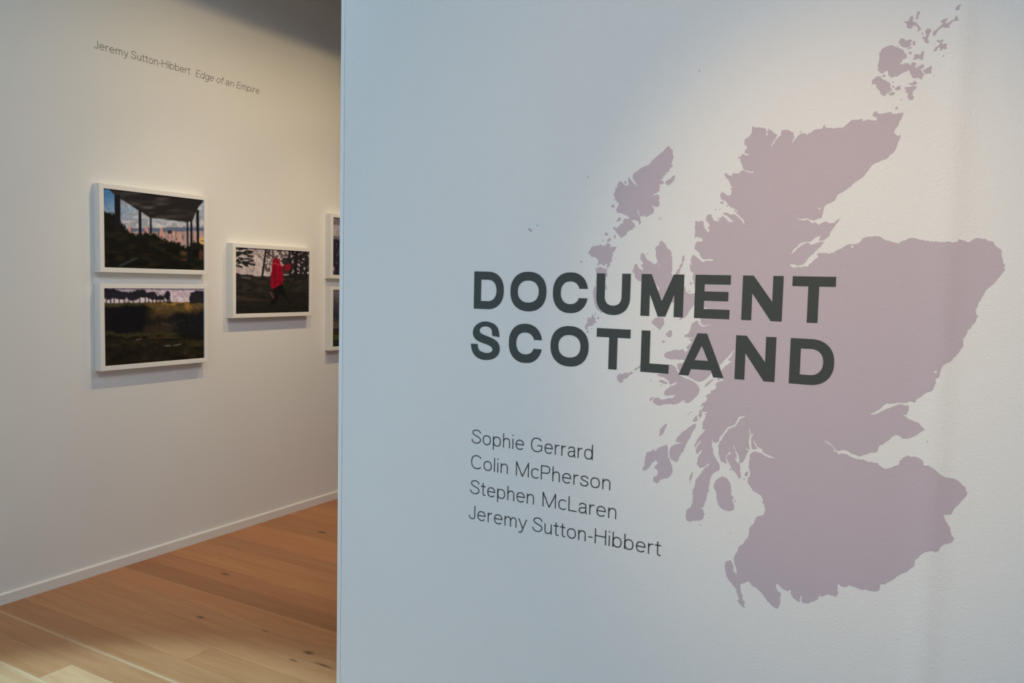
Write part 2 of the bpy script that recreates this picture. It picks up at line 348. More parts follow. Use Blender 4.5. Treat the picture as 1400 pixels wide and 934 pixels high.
MAINLAND = (
 K2('255,168 270,178 300,177 330,180 350,190 352,215 350,240 362,232 358,215 354,200 365,205 362,183 375,195 400,210 430,230 412,262 395,290 380,315 400,298 418,270 440,243 455,232 457,205 465,197 500,195 530,210 548,217 543,235 553,240 540,265 527,298 545,275 565,252 580,232 600,218 630,220 640,232 655,218 675,208 690,195 720,190 745,188 755,168 767,155 770,178 790,182 812,178 820,185 860,180 895,177 915,160 940,140 968,122 1000,125 1030,115 1035,133 1070,122 1115,128 1132,128 1135,110 1110,100 1103,90 1115,68 1130,62 1142,78 1180,78 1210,72 1235,68 1245,82 1290,75 1325,72 1315,100 1300,130 1285,165 1262,190 1262,225 1280,237 1307,230 1298,260 1280,300 1270,332 1240,365 1210,395 1160,415 1110,437 1085,465 1060,495 1035,530 1005,552 970,575 945,600 905,625 870,645 850,665 840,690 810,712 780,720 760,738 755,770 748,800 740,822 715,825 690,838 665,832 640,820 610,824 595,830 575,820 560,806 545,788 565,817 585,834 610,838 640,830 655,840 668,852 682,858 690,847 705,855 728,868 750,852 772,842 800,858 830,855 848,835 875,820 855,850 830,885 800,925')
 + K5('1125,495 1085,543 1045,545 1040,540 1052,515 1057,505 1030,515 1005,530 985,548 970,552 930,552 900,565 870,595 845,620 828,650 850,632 880,602 905,584 940,564 970,561 975,573 1000,572 1030,560 1045,554 1080,556 1060,580 1030,610 1005,638 1003,645 985,652 965,668 950,690 940,708 922,727 880,732 855,722 830,722 825,730 845,745 890,742 935,738 958,740 968,722 985,712 1003,692 1028,675 1038,660 1022,650 1045,638 1070,632 1110,640')
 + K6('130,308 160,305 200,312 235,305 265,285 300,265 320,255 345,252 385,248 405,235 412,218 450,205 490,200 520,200 545,215 580,230 620,243 650,245 680,228 715,213 740,213 780,222 810,228 860,232 920,240 980,238 1020,238 1030,220 1060,230 1095,238 1115,225 1135,215 1200,215 1210,228 1245,232 1258,255 1280,275 1302,287 1303,320 1312,350 1315,375 1330,388 1318,395 1327,412 1305,440 1280,470 1270,488 1235,518 1205,545 1180,585 1155,630 1140,665 1140,700 1153,707 1140,740 1110,780 1085,808 1075,840 1060,852 1058,890')
 + K7('1060,0 1055,22 1035,50 1005,85 970,118 940,132 925,150 913,180 910,205 880,228 885,250 870,285 850,305 815,318 790,340 760,355 750,378 735,370 715,367 690,378 670,378 640,375 600,382 570,380 545,400 515,425 480,443 457,451 480,453 510,445 545,427 580,412 620,399 645,385 670,386 685,395 712,393 708,425 698,452 672,460 695,465 720,485 770,500 790,522 817,545 795,560 770,578 740,592 700,608 675,605 655,590 630,583 605,595 585,615 555,635 520,655 517,675 508,693 490,695 450,702 415,715 395,722 370,710 340,700 310,682 295,678 270,685 245,680 235,660 220,645 205,632 190,628 172,612 182,629 205,641 225,656 235,675 233,692 250,686 265,707 295,700 330,715 365,730 405,740 420,738 445,752 510,760 530,780 555,797 600,790 640,775 655,760 650,745 665,740 675,725 700,713 740,720 775,725 800,745 808,765 800,775 830,775 870,795 900,820 940,850 990,860 1030,875 1048,895')
 + K11('748,208 772,230 775,250 783,265 765,290 735,320 710,345 688,380 650,380 655,400 672,430 685,450 690,485 710,515 695,535 655,545 630,562 625,580 605,588 580,578 550,585 520,605 490,635 488,660 465,680 450,695 400,715 380,735 345,755 320,768 302,765 292,800 270,808 245,805 220,797 190,797 160,785 125,773 105,783 85,780 65,765')
 + K10('1020,680 1030,710 1008,738 980,725 945,718 915,728 890,735 875,712 882,738 862,735 868,755 840,768 805,780 785,792 740,785 732,760 738,740 730,725 722,745 715,782 690,762 665,742 650,715 645,680 635,685 625,695 600,682 570,660 555,645 548,632 530,640 532,665 545,692 572,712 565,740 563,775 558,812 542,832 520,825 485,795 455,762 435,735 425,715 400,692 370,662 335,645 315,612 290,618 245,640 250,680 260,715 265,758 282,775 275,805 288,823 265,818 240,795 222,765 235,755 230,735 218,710 215,680 195,650 165,615 140,580 130,540 122,510 122,475 135,450 150,450 170,442 180,465 190,490 188,530 205,550 220,548 215,515 200,480 193,440 200,405 215,385 230,340 260,320 285,285 305,265 315,225 322,180 355,150 365,110 385,92 430,82')
 + K9('655,700 640,665 628,655 640,655 632,625 610,600 585,585 565,575 545,540 528,515 530,490 545,475 548,445 540,420 538,370 545,340 545,320 560,305 590,298 615,305 650,327 690,342 735,350 700,335 665,318 638,300 632,280 610,270 595,258 582,235 572,205 575,235 590,265 600,276 580,285 560,280 556,260 555,230 552,205 562,187 582,152 602,122 615,102 596,126 574,160 556,181 550,165 545,140 540,122 541,150 547,185 540,205 537,235 543,265 546,290 530,280 512,265 525,287 540,296 525,315 515,345 500,370 480,382 464,380 470,370 467,340 452,300 430,252 440,285 450,320 453,347 438,345 450,364 458,378 475,390 478,420 480,450 482,485 465,488 455,465 440,445 420,430 415,410 400,385 390,365 380,335 387,325 412,312 404,300 398,268 400,303 376,326 374,345 385,385 365,378 345,370 330,340 322,310 325,280 322,250 330,232 345,215 355,192 375,167 395,138 420,127 440,120 460,92 475,67 500,57 520,43 490,50 470,50 456,75 443,100 425,115 395,123 375,143 360,163 345,183 328,205 325,225 300,238 288,228 278,212 275,250 285,280 290,320 310,355 330,390 333,420 325,435 295,445 270,470 262,500 258,535 252,555 257,575 245,590 240,630 225,660 215,695 200,700 215,710 225,745 215,775 185,790 150,788 120,797 95,785 92,765 95,715 115,700 130,690 140,640 140,570 155,540 160,500 185,470 205,440 220,422 245,402 270,370 245,388 215,410 192,418 185,405 168,385 175,350 188,320 210,287 190,295 175,315 165,310 160,285 170,268 190,242 205,212 180,233')
 + K8('562,665 557,645 575,612 605,575 630,550 605,545 612,520 608,505 625,480 630,455 620,450 648,435 610,435 605,415 620,395 590,400 610,380 635,365 640,350 630,335 650,320 665,310 660,300 690,290 697,270 690,262 705,245 745,233 735,222 705,235 720,190 735,165 755,140 800,112 770,105 785,90 818,38 800,50 770,85 750,105 720,135 722,155 670,185 650,205 625,230 585,245 550,230 520,210 490,202 470,195 458,170 450,150 450,128 480,122 510,115 490,106 450,101 400,98 375,90 362,72 380,52 420,42 470,40 480,32 495,48 500,55 520,40 505,25')
 + K12('312,598 283,580 325,570 265,566 258,555 290,535 300,500 310,475 338,460 352,458 347,470 360,490 380,499 430,485 385,490 366,476 362,455 385,420 416,392 400,376 385,372 350,360 345,320 390,280 435,276 390,272 345,285 325,250 312,180 318,155 298,140 300,95 310,60')
 + K5('75,770 72,740 78,690 90,655 105,652 125,670 150,690 180,712 180,697 245,697 248,683 215,680 170,682 150,655 140,630 105,602 110,575 125,550 165,550 170,540 160,525 125,518 110,515 113,470 110,400 150,398 172,395 178,420 185,455 210,485 222,465 205,445 222,432 215,415 195,395 193,370 210,347 235,350 243,375 255,395 285,402 300,375 315,358 340,374 360,397 405,410 380,383 355,360 330,350 320,338 350,335 385,348 410,345 440,372 465,397 488,430 477,390 447,363 420,340 430,318 405,302 375,290 355,265 340,245 310,235 300,215 303,190 315,178 345,200 375,205 387,170 378,150 398,140 380,135 372,105 345,70 332,50 345,35 380,58 400,35 410,38 440,38 470,15 500,27 540,32 560,52 547,30 555,23 520,24 490,17')
 + K2('195,485 185,470 178,440 165,412 168,390 180,365 205,374 230,380 215,363 195,357 200,340 218,318 195,300 197,270 205,255 235,240 248,210 250,185'))
HOLES = [K2('712,744 728,752 740,748 732,762 720,756'), K6('342,264 352,258 362,272 346,274'), K7('868,178 880,172 896,180 884,187'),
         K2('470,30 471,30 471,31')]
HOLES = HOLES[:3]
ISLES = [
 K1('135,455 165,415 200,395 240,385 280,400 320,415 345,430 350,450 372,465 372,490 355,503 340,500 335,520 310,545 330,550 355,540 385,540 405,560 418,530 440,530 455,545 440,560 450,580 475,565 518,545 520,570 490,590 505,615 522,632 505,660 495,680 470,660 450,668 425,665 400,625 393,597 360,610 320,630 290,650 240,660 215,640 210,600 190,605 175,620 155,625 130,605 125,560 135,515 140,490'),
 K1('505,598 530,590 575,562 587,565 578,600 582,625 550,625 530,632 515,612'), K1('302,365 320,330 340,325 365,350 395,335 420,340 405,365 410,385 390,400 360,405 325,393'),
 K1('422,350 445,352 440,390 425,385'), K1('375,415 405,400 415,408 390,420'), K1('385,445 405,440 417,455 400,463'),
 K1('425,510 440,465 460,460 485,470 500,440 522,437 515,470 512,500 500,515 480,500 450,505'),
 K1('72,718 80,680 105,660 130,648 155,655 165,675 195,685 230,710 235,750 250,768 225,780 215,795 205,790 195,805 175,820 150,800 140,770 115,750 110,718'),
 K1('215,805 245,780 272,790 265,805 240,815'), K1('160,640 180,635 192,648 175,660'), K1('250,690 265,697 255,707'), K1('245,735 262,730 265,745 250,748'),
 K1('270,755 295,735 325,728 315,745 320,760 295,770 275,768'),
 K1('348,745 375,740 395,740 420,730 455,735 450,755 430,770 420,800 432,830 422,850 395,852 378,830 385,795 365,790 358,770 375,760 355,757'),
 K1('385,712 420,705 450,685 455,705 465,712 440,722 400,722'),
 K1('340,175 360,185 390,172 405,140 425,135 425,160 420,185 450,190 470,215 480,230 497,250 480,255 470,275 462,265 470,240 445,215 425,220 415,240 395,245 370,230 372,205 355,192'),
 K1('455,125 465,100 480,95 485,105 470,130 465,165 450,165'),
 K1('530,260 550,242 580,250 575,270 562,295 555,320 550,340 565,358 545,370 525,360 520,340 505,325 503,315 535,315 540,295 530,280'), K1('500,280 510,275 512,295 503,300'),
 K1('595,300 597,270 620,258 645,235 668,215 680,200 660,192 665,178 690,165 722,158 715,172 700,190 710,205 730,195 750,180 780,168 785,148 803,138 805,160 818,178 795,180 765,180 745,205 730,225 738,245 725,240 690,235 660,238 635,265 615,300 600,310'),
 K1('785,80 800,60 815,48 843,45 822,62 820,85 805,95 785,90'),
 K1('620,350 640,337 655,350 675,335 685,350 665,365 680,380 705,370 715,385 705,400 715,410 700,425 680,415 665,435 655,430 660,405 635,405 630,430 605,440 598,435 615,405 640,390 655,380 650,365'),
 K1('675,475 688,472 690,482 680,490'), K1('596,645 612,640 606,653'), K1('318,850 330,840 332,850 322,858'), K1('600,372 612,368 610,379'), K1('290,388 305,395 296,399'),
 K2('1263,50 1272,28 1285,38 1275,52'), K2('148,392 165,382 170,392 155,400'), K2('585,208 595,200 600,208 590,213'),
 K3('695,70 715,62 728,80 748,102 745,130 755,150 745,175 738,200 735,222 752,228 735,240 715,265 710,280 690,285 685,305 665,315 665,335 645,350 650,355 672,360 668,380 650,390 638,380 632,390 635,440 615,455 590,468 545,490 590,482 610,472 630,480 632,510 630,535 637,550 625,578 600,580 588,570 550,578 582,582 588,605 583,630 550,645 540,655 515,668 500,640 498,660 470,655 457,620 445,595 440,600 453,635 466,660 470,690 475,715 465,730 455,728 458,710 435,695 415,690 400,690 405,710 420,722 430,745 410,755 405,772 380,775 360,795 350,815 320,835 310,845 285,820 265,795 255,780 240,765 240,748 258,755 275,755 290,735 315,715 330,715 320,695 340,675 375,680 372,665 350,650 310,632 270,625 262,600 275,580 290,555 270,535 255,515 250,490 242,470 258,440 255,420 275,415 280,380 295,358 320,372 335,392 365,395 372,385 365,350 368,330 380,328 395,355 415,380 450,410 430,370 410,345 405,320 412,295 440,275 465,255 490,238 525,228 550,212 565,190 600,160 630,130 660,110 680,88'),
 K3('680,370 700,350 730,335 750,312 770,310 760,340 750,360 720,390 700,395'), K3('222,568 235,555 250,570 245,585 228,582'), K3('235,515 245,512 242,525'),
 K3('262,700 275,690 285,670 305,668 305,690 290,700 270,705'), K3('165,810 175,797 195,803 195,815 175,825'), K3('245,830 255,812 262,840 250,852'),
 K3('185,865 205,842 222,850 215,865 195,880'), K3('145,865 155,860 157,877'), K3('622,680 635,675 640,692'), K3('638,672 654,666 646,682'), K3('14,325 22,317 28,328 20,335'), K3('332,368 348,356 354,376 342,384'),
 K4('123,238 140,215 150,195 185,188 205,185 215,175 222,190 245,185 265,165 285,180 280,200 300,192 328,198 312,225 300,235 300,255 290,300 275,315 285,325 262,345 255,340 262,315 245,320 240,335 225,320 205,315 200,330 190,325 198,300 190,280 170,265 155,268'),
 K4('178,345 215,335 240,350 258,350 258,375 265,400 250,410 248,440 250,480 260,478 256,500 245,495 240,600 230,640 220,665 185,632 170,590 163,550 165,490 180,470 178,440 185,405 182,370'),
 K4('120,715 125,695 148,700 155,670 165,690 180,705 170,715 185,725 165,740 155,755 135,755 118,765 125,780 108,785 100,765 108,745 120,735'),
 K4('112,795 125,788 132,800 120,805'), K4('145,775 158,773 152,784'), K4('185,700 200,690 207,700 195,710'), K4('170,670 182,667 178,682'), K4('62,302 75,294 88,300 75,308'), K4('152,520 166,516 160,530'),
 K4('598,208 610,190 628,185 632,158 648,150 662,165 675,175 682,200 705,215 718,245 722,290 722,340 718,385 725,400 735,395 722,430 745,450 790,470 815,480 818,515 850,530 882,522 880,600 850,640 815,695 765,718 795,690 800,620 760,600 720,590 690,575 655,572 640,550 622,515 632,490 612,465 600,450 606,480 570,440 500,440 480,435 460,415 455,385 438,370 450,345 455,318 470,315 480,340 510,367 515,350 500,325 520,315 497,285 497,255 510,235 530,260 540,285 560,295 580,310 600,318 612,306 637,332 618,305 615,285 607,270 608,230'),
 K4('745,385 755,360 770,350 775,325 790,310 792,270 800,255 810,262 808,290 798,305 795,325 780,350 775,375 765,395 750,395'),
 K4('572,728 600,700 625,690 660,700 663,745 645,770 632,785 600,755'), K4('675,815 690,800 710,782 720,795 722,820 705,838 690,835'), K4('645,865 660,857 675,868 655,876'),
 K4('845,452 855,445 866,455 855,464'), K4('838,510 846,503 851,512 842,519'), K4('536,240 549,240 545,250'),
 K8('62,205 80,190 100,195 115,185 140,188 160,175 165,190 140,205 125,220 105,225 100,245 85,252 70,238 65,225'), K8('170,165 195,150 215,130 235,115 235,140 205,158 178,172'),
 K8('318,198 340,190 350,170 395,130 430,140 450,175 465,205 500,222 550,240 580,265 592,290 585,320 560,345 540,365 515,380 490,372 505,355 490,360 460,378 430,388 390,385 355,388 335,398 310,388 293,375 300,345 330,345 345,358 380,352 420,345 440,325 410,330 380,335 362,322 370,300 390,285 405,270 430,265 450,245 430,250 400,262 395,240 365,215 330,208'),
 K8('325,238 345,230 370,240 390,250 380,258 350,252'), K8('274,235 284,231 283,241'), K8('339,265 349,261 347,271'), K8('270,360 280,345 295,338 285,365 275,365'),
 K8('618,275 640,250 665,230 685,225 670,240 650,260 630,275'), K8('545,490 560,470 572,455 578,490 560,500'), K8('585,455 595,420 608,425 605,460 592,478'),
 K8('528,437 546,431 541,441'), K8('516,448 528,442 524,453'),
 K8('332,585 340,545 355,530 370,515 385,508 380,525 368,550 360,575 345,585 335,592'),
 K8('437,628 450,595 480,565 520,535 550,515 568,512 565,535 545,565 525,605 505,640 485,690 470,705 458,730 448,755 410,740 400,720 398,685 410,655 440,642 485,633 460,630'),
 K8('300,690 330,665 360,652 385,645 388,680 390,720 405,755 415,780 418,820 405,845 380,860 345,865 330,885 315,892 295,880 298,850 320,840 325,815 300,790 325,760 310,745 290,760 270,790 245,810 228,810 225,800 240,775 240,745 245,720 255,692 275,690 303,672'),
 K8('525,875 528,850 538,825 548,820 543,850 535,875'), K8('527,882 536,885 530,891'),
 K9('290,545 300,510 325,485 350,475 385,490 405,520 412,550 415,585 410,605 432,625 420,645 435,680 432,715 385,718 350,705 325,680 312,640 308,600'),
 K9('505,465 518,442 535,440 530,470 515,475'), K9('498,490 511,488 505,503'), K9('400,425 412,412 413,436'), K9('432,642 442,640 446,662'), K9('184,815 201,815 195,823'), K9('404,872 415,876 408,883'),
 K7('824,614 838,625 832,631'), K5('300,262 315,270 328,262 322,250 302,253'), K5('345,278 356,277 352,291'), K5('258,312 275,307 268,319'), K5('292,308 306,303 301,312'), K5('280,380 290,367 290,391'),
 K5('104,520 118,515 113,526'), K5('405,315 418,312 422,325 408,329'), KP('721.5,313 724,311.5 728.5,315.5 725.5,317.5'), KP('733,308.5 735,307.3 736,309.5'), KP('955,96 956.8,95.6 957.6,97.4 956,98.2'),
]
def plane(lp): return [wallpt(x, y) for x, y in lp]
def signed(lp): return sum(lp[i - 1][0] * lp[i][1] - lp[i][0] * lp[i - 1][1] for i in range(len(lp)))
wm = empty('wall_map', (wallpt(1100, 832)[0], FY, wallpt(1100, 832)[1]))
tag(wm, 'pale mauve map silhouette of Scotland spread across the white title wall', 'wall graphic')
def child(o, root):
    o.parent = root; o.matrix_parent_inverse = Matrix.Translation(-root.location); return o
big = plane(jag(MAINLAND, .8, 6, 1))
child(vinyl('mainland', [fill([big], [plane(h) for h in HOLES])], 'mauve', None, .0003, True, front3), wm)
small = []
for i, lp in enumerate(ISLES):
    w = max(p[0] for p in lp) - min(p[0] for p in lp); h = max(p[1] for p in lp) - min(p[1] for p in lp)
    if max(w, h) >= 8: child(vinyl('island', [fill([plane(jag(lp, .6, 5, i + 2))])], 'mauve', None, .0003, False, front3), wm)
    else: small.append(fill([plane(lp)]))
isl = child(vinyl('islets', small, 'mauve', None, .0003, False, front3), wm); isl['kind'] = 'stuff'

# ------------------------------------------------------------------ bold title, each letter cut on its own
def sup(cx, cy, rx, ry, a0, a1, n=48, p=2.25):
    o = []
    for i in range(n + 1):
        a = math.radians(a0 + (a1 - a0) * i / n); c, s = math.cos(a), math.sin(a)
        o.append((cx + rx * math.copysign(abs(c) ** (2 / p), c), cy + ry * math.copysign(abs(s) ** (2 / p), s)))
    return o
def smooth(pts, n=6):
    out = []
    for i in range(len(pts) - 1):
        p0 = pts[max(i - 1, 0)]; p1 = pts[i]; p2 = pts[i + 1]; p3 = pts[min(i + 2, len(pts) - 1)]
        for j in range(n):
            t = j / n
            out.append(tuple(.5 * (2 * b + (c - a) * t + (2 * a - 5 * b + 4 * c - d) * t * t + (3 * b - a - 3 * c + d) * t ** 3) for a, b, c, d in zip(p0, p1, p2, p3)))
    return out + [pts[-1]]
def bold(ch, w, h, s, b):
    """outline loops and holes; w, h size of the cap, s stem width, b bar thickness (metres)"""
    o = .012 * h
    if ch == 'E': return [[(0, 0), (w, 0), (w, b), (s, b), (s, h * .405), (w * .95, h * .405), (w * .95, h * .405 + b), (s, h * .405 + b), (s, h - b), (w, h - b), (w, h), (0, h)]], []
    if ch == 'T': m = w / 2; return [[(m - s / 2, 0), (m + s / 2, 0), (m + s / 2, h - b), (w, h - b), (w, h), (0, h), (0, h - b), (m - s / 2, h - b)]], []
    if ch == 'L': return [[(0, 0), (w, 0), (w, b), (s, b), (s, h), (0, h)]], []
    if ch == 'N': q = s * 1.06; return [[(0, 0), (s, 0), (s, h * .60), (w - q, 0), (w, 0), (w, h), (w - s, h), (w - s, h * .43), (q, h), (0, h)]], []
    if ch == 'M':
        q = s * 1.12; m = w / 2
        return [[(0, 0), (s, 0), (s, h * .52), (m - s * .40, 0), (m + s * .44, 0), (w - s, h * .52), (w - s, 0), (w, 0), (w, h), (w - q, h), (m, h * .37), (q, h), (0, h)]], []
    if ch == 'A':
        m = w / 2; t = s * .5
        def xl(z): return (m - t) * z / h
        q = s * 1.08; za, zb = h * .155, h * .155 + b
        def il(z): return q + (m - q) * z / (h * .80)
        return [[(0, 0), (q, 0), (il(za), za), (w - il(za), za), (w - q, 0), (w, 0), (m + t, h), (m - t, h)]], [[(il(zb), zb), (w - il(zb), zb), (m, h * .71)]]
    if ch == 'D':
        r = w * .54
        out = [(0, 0), (w - r, 0)] + sup(w - r, h / 2, r, h / 2, -90, 90, 40) + [(0, h)]
        r2 = r - s
        hole = [(s, b), (w - r, b)] + sup(w - r, h / 2, r2, h / 2 - b, -90, 90, 40) + [(s, h - b)]
        return [out], [hole]
    if ch == 'O': return [sup(w / 2, h / 2, w / 2, h / 2 + o, 0, 360, 72)[:-1]], [sup(w / 2, h / 2, w / 2 - s, h / 2 - b, 0, 360, 72)[:-1]]
    if ch == 'C':
        zt, zb = h * .605, h * .375
        big_ = [p for p in sup(w / 2, h / 2, w / 2, h / 2 + o, 4, 356, 110) if not (p[0] > w / 2 and zb < p[1] < zt)]
        sm = [p for p in sup(w / 2, h / 2, w / 2 - s, h / 2 - b, 4, 356, 110) if not (p[0] > w / 2 and zb < p[1] < zt)]
        def flat(l): l[0] = (l[0][0], zt); l[-1] = (l[-1][0], zb); return l
        big_, sm = flat(big_), flat(sm)
        return [big_ + sm[::-1]], []
    if ch == 'U':
        r = h * .44
        out = [(w, h)] + [p for p in sup(w / 2, r, w / 2, r + o, 0, -180, 44)] + [(0, h), (s, h)]
        return [out + sup(w / 2, r, w / 2 - s, r - b, -180, 0, 44) + [(w - s, h)]], []
    if ch == 'S':
        a = [(.985, .62), (.95, .80), (.85, .93), (.68, 1.0), (.48, 1.02), (.30, .98), (.15, .89), (.07, .76), (.08, .62), (.19, .51), (.37, .445), (.57, .40), (.71, .345), (.755, .28), (.70, .21), (.58, .18), (.43, .19), (.31, .235), (.255, .31), (.245, .40)]
        b_ = [(0, .40), (.03, .25), (.12, .11), (.27, .02), (.46, -.015), (.67, .0), (.85, .065), (.96, .17), (1.0, .30), (.965, .43), (.86, .53), (.66, .605), (.43, .665), (.32, .72), (.31, .80), (.38, .86), (.50, .885), (.63, .865), (.71, .80), (.735, .645)]
        return [[(x * w, z * h) for x, z in smooth(a) + smooth(b_)]], []
R1 = [(-1.2226, -1.1263), (-1.1055, -.9953), (-.9761, -.8748), (-.8512, -.7591), (-.7307, -.6219), (-.5944, -.5094), (-.4818, -.39), (-.3705, -.2783)]
R2 = [(-1.2298, -1.1353), (-1.1068, -1.0044), (-.979, -.8687), (-.847, -.7547), (-.7258, -.6525), (-.6275, -.5171), (-.4916, -.3998), (-.3685, -.2735)]
CAP = .1035
tt = tag(empty('title_lettering', (-.75, FY, 1.335)), 'bold charcoal capitals on two lines spelling the exhibition title over the map', 'lettering')
def front_letters(x, z, up): return (x, FY - hump(x) - .0005 - up, z)
for word, row, z0 in (('DOCUMENT', R1, 1.4757), ('SCOTLAND', R2, 1.3362)):
    for ch, (a, b) in zip(word, row):
        lo, ho = bold(ch, b - a, CAP, .0232, .0224)
        mv = lambda l: [(x + a, z + z0) for x, z in l]
        child(vinyl('letter', [fill([mv(l) for l in lo], [mv(l) for l in ho])], 'ink', None, .0003, False, front_letters), tt)

# ------------------------------------------------------------------ light sans lettering drawn with strokes
def el(cx, cy, rx, ry, a0=0, a1=360): return sup(cx, cy, rx, ry, a0, a1, 32, 2.3)
Sp = smooth([(.545, .74), (.52, .87), (.42, .95), (.30, .965), (.16, .92), (.09, .80), (.13, .66), (.28, .56), (.43, .49), (.54, .38), (.55, .22), (.45, .09), (.30, .04), (.16, .07), (.06, .18), (.045, .30)], 4)
def arch(x, w=.35): return smooth([(x, .42), (x + .03, .54), (x + .11, .64), (x + .21, .663), (x + w - .05, .62), (x + w, .49)], 4) + [(x + w, 0)]
G = {
 'S': (.60, [Sp]), 's': (.45, [[(x * .74, y * .70) for x, y in Sp]]),
 'o': (.53, [el(.265, .35, .215, .315)]), 'p': (.53, [[(.06, .70), (.06, -.27)], el(.27, .35, .205, .315)]),
 'b': (.53, [[(.06, 1), (.06, 0)], el(.27, .35, .205, .315)]), 'd': (.53, [[(.47, 1), (.47, 0)], el(.26, .35, .205, .315)]),
 'h': (.47, [[(.06, 1), (.06, 0)], arch(.06)]), 'n': (.47, [[(.06, .7), (.06, 0)], arch(.06)]),
 'm': (.74, [[(.06, .7), (.06, 0)], arch(.06, .31), arch(.37, .31)]),
 'i': (.12, [[(.06, .7), (.06, 0)], [(.06, .99), (.06, .89)]]), 'l': (.12, [[(.06, 1), (.06, 0)]]),
 'e': (.52, [[(.06, .37), (.475, .37)] + el(.265, .35, .21, .315, 8, 322)]),
 'G': (.73, [el(.36, .5, .31, .46, 40, 305) + [(.655, .17), (.665, .46), (.40, .46)]]),
 'C': (.67, [el(.36, .5, .31, .46, 40, 320)]), 'c': (.46, [el(.265, .35, .215, .315, 45, 315)]),
 'r': (.30, [[(.06, .7), (.06, 0)], smooth([(.06, .42), (.09, .55), (.17, .645), (.29, .66)], 4)]),
 'a': (.48, [smooth([(.08, .50), (.10, .60), (.20, .665), (.30, .66), (.39, .60), (.405, .50)], 4) + smooth([(.405, .14), (.42, .045), (.47, .03)], 3),
             smooth([(.405, .41), (.30, .385), (.17, .36), (.08, .29), (.06, .18), (.10, .075), (.20, .035), (.31, .07), (.39, .16), (.405, .26)], 4)]),
 'M': (.80, [[(.06, 0), (.06, 1)], [(.06, .96), (.40, 0)], [(.74, .96), (.40, 0)], [(.74, 1), (.74, 0)]]),
 'P': (.56, [[(.06, 0), (.06, .955)] + smooth([(.30, .955), (.42, .93), (.50, .84), (.51, .71), (.49, .58), (.40, .49), (.28, .465)], 4) + [(.06, .465)]]),
 't': (.29, [[(.13, .90)] + smooth([(.13, .17), (.155, .07), (.21, .035), (.29, .045)], 4), [(.0, .66), (.29, .66)]]),
 'L': (.47, [[(.06, 1), (.06, .045), (.47, .045)]]),
 'J': (.42, [[(.36, 1)] + smooth([(.36, .25), (.33, .10), (.21, .04), (.10, .075), (.05, .18), (.045, .28)], 4)]),
 'y': (.46, [[(.02, .70), (.24, .03)], [(.45, .70), (.22, -.08)] + smooth([(.20, -.14), (.15, -.23), (.08, -.255), (.02, -.24)], 4)]),
 'u': (.47, [[(.06, .70)] + smooth([(.06, .20), (.09, .09), (.18, .037), (.28, .055), (.38, .15), (.41, .27)], 4), [(.41, .70), (.41, 0)]]),
 '-': (.27, [[(.03, .36), (.26, .36)]]), 'H': (.66, [[(.06, 1), (.06, 0)], [(.60, 1), (.60, 0)], [(.06, .53), (.60, .53)]]),
 'E': (.50, [[(.48, .955), (.06, .955), (.06, .045), (.49, .045)], [(.06, .52), (.45, .52)]]),
 'g': (.53, [el(.26, .35, .205, .315), [(.47, .70)] + smooth([(.47, -.08), (.44, -.20), (.34, -.265), (.22, -.265), (.12, -.22), (.08, -.14)], 4)]),
 'f': (.28, [smooth([(.29, .985), (.21, .975), (.15, .92), (.13, .80)], 4) + [(.13, 0)], [(.0, .66), (.27, .66)]]),
}
def ribbon(pts, w):
    closed = math.dist(pts[0], pts[-1]) < 1e-6
    q = [pts[0]]
    for p in pts[1:]:
        if math.dist(p, q[-1]) > 1e-5: q.append(p)
    if closed: q = q[:-1] if math.dist(q[0], q[-1]) < 1e-5 else q
    n = len(q); L, R = [], []
    for i in range(n):
        a = q[i - 1] if (i or closed) else None; b = q[(i + 1) % n] if (i < n - 1 or closed) else None
        def nrm(s, e): d = math.dist(s, e); return (-(e[1] - s[1]) / d, (e[0] - s[0]) / d)
        n1 = nrm(a, q[i]) if a else nrm(q[i], b); n2 = nrm(q[i], b) if b else n1
        m = (n1[0] + n2[0], n1[1] + n2[1]); k_ = max(.35, 1 + n1[0] * n2[0] + n1[1] * n2[1]); m = (m[0] / k_ * w, m[1] / k_ * w)
        L.append((q[i][0] + m[0], q[i][1] + m[1])); R.append((q[i][0] - m[0], q[i][1] - m[1]))
    v = L + R; f = []
    for i in range(n if closed else n - 1):
        j = (i + 1) % n; f += [(i, n + i, n + j), (i, n + j, j)]
    return v, f
def set_word(word, x0, x1, z0, cap, hw, slant=0):
    """-> list of (char, [(verts, tris)]) with the word fitted between x0 and x1"""
    gap = .075; adv = []; x = 0
    for ch in word: adv.append(x); x += G[ch][0] + gap
    tot = x - gap - .06; sx = (x1 - x0) / tot
    out = []
    for ch, a in zip(word, adv):
        tl = []
        for st in G[ch][1]:
            pts = [(x0 + (a + p[0] - .03) * sx + slant * p[1] * cap, z0 + p[1] * cap) for p in st]
            tl.append(ribbon(pts, hw))
        out.append((ch, tl))
    return out
LINES = [(1.0966, [('Sophie', -1.2204, -1.0532), ('Gerrard', -1.0299, -.8479)], 'topmost line of thin grey names beneath the bold title'),
         (1.0244, [('Colin', -1.2209, -1.1013), ('McPherson', -1.0754, -.7963)], 'second line of thin grey names beneath the bold title'),
         (.9520, [('Stephen', -1.2219, -1.0172), ('McLaren', -.9912, -.7774)], 'third line of thin grey names beneath the bold title'),
         (.8790, [('Jeremy', -1.2246, -1.0395), ('Sutton-Hibbert', -1.0190, -.6572)], 'lowest and longest line of thin grey names on the title wall')]
def front_thin(x, z, up): return (x, FY - hump(x) - .0003 - up, z)
for z0, words, lab in LINES:
    e = tag(empty('name_lettering', (-1.0, FY, z0)), lab, 'lettering', 'artist name lines under the title')
    for wd_, a, b in words:
        for ch, tl in set_word(wd_, a, b, z0, .0398, .00165):
            child(vinyl('letter', tl, 'thin', None, .0002, False, front_thin), e)
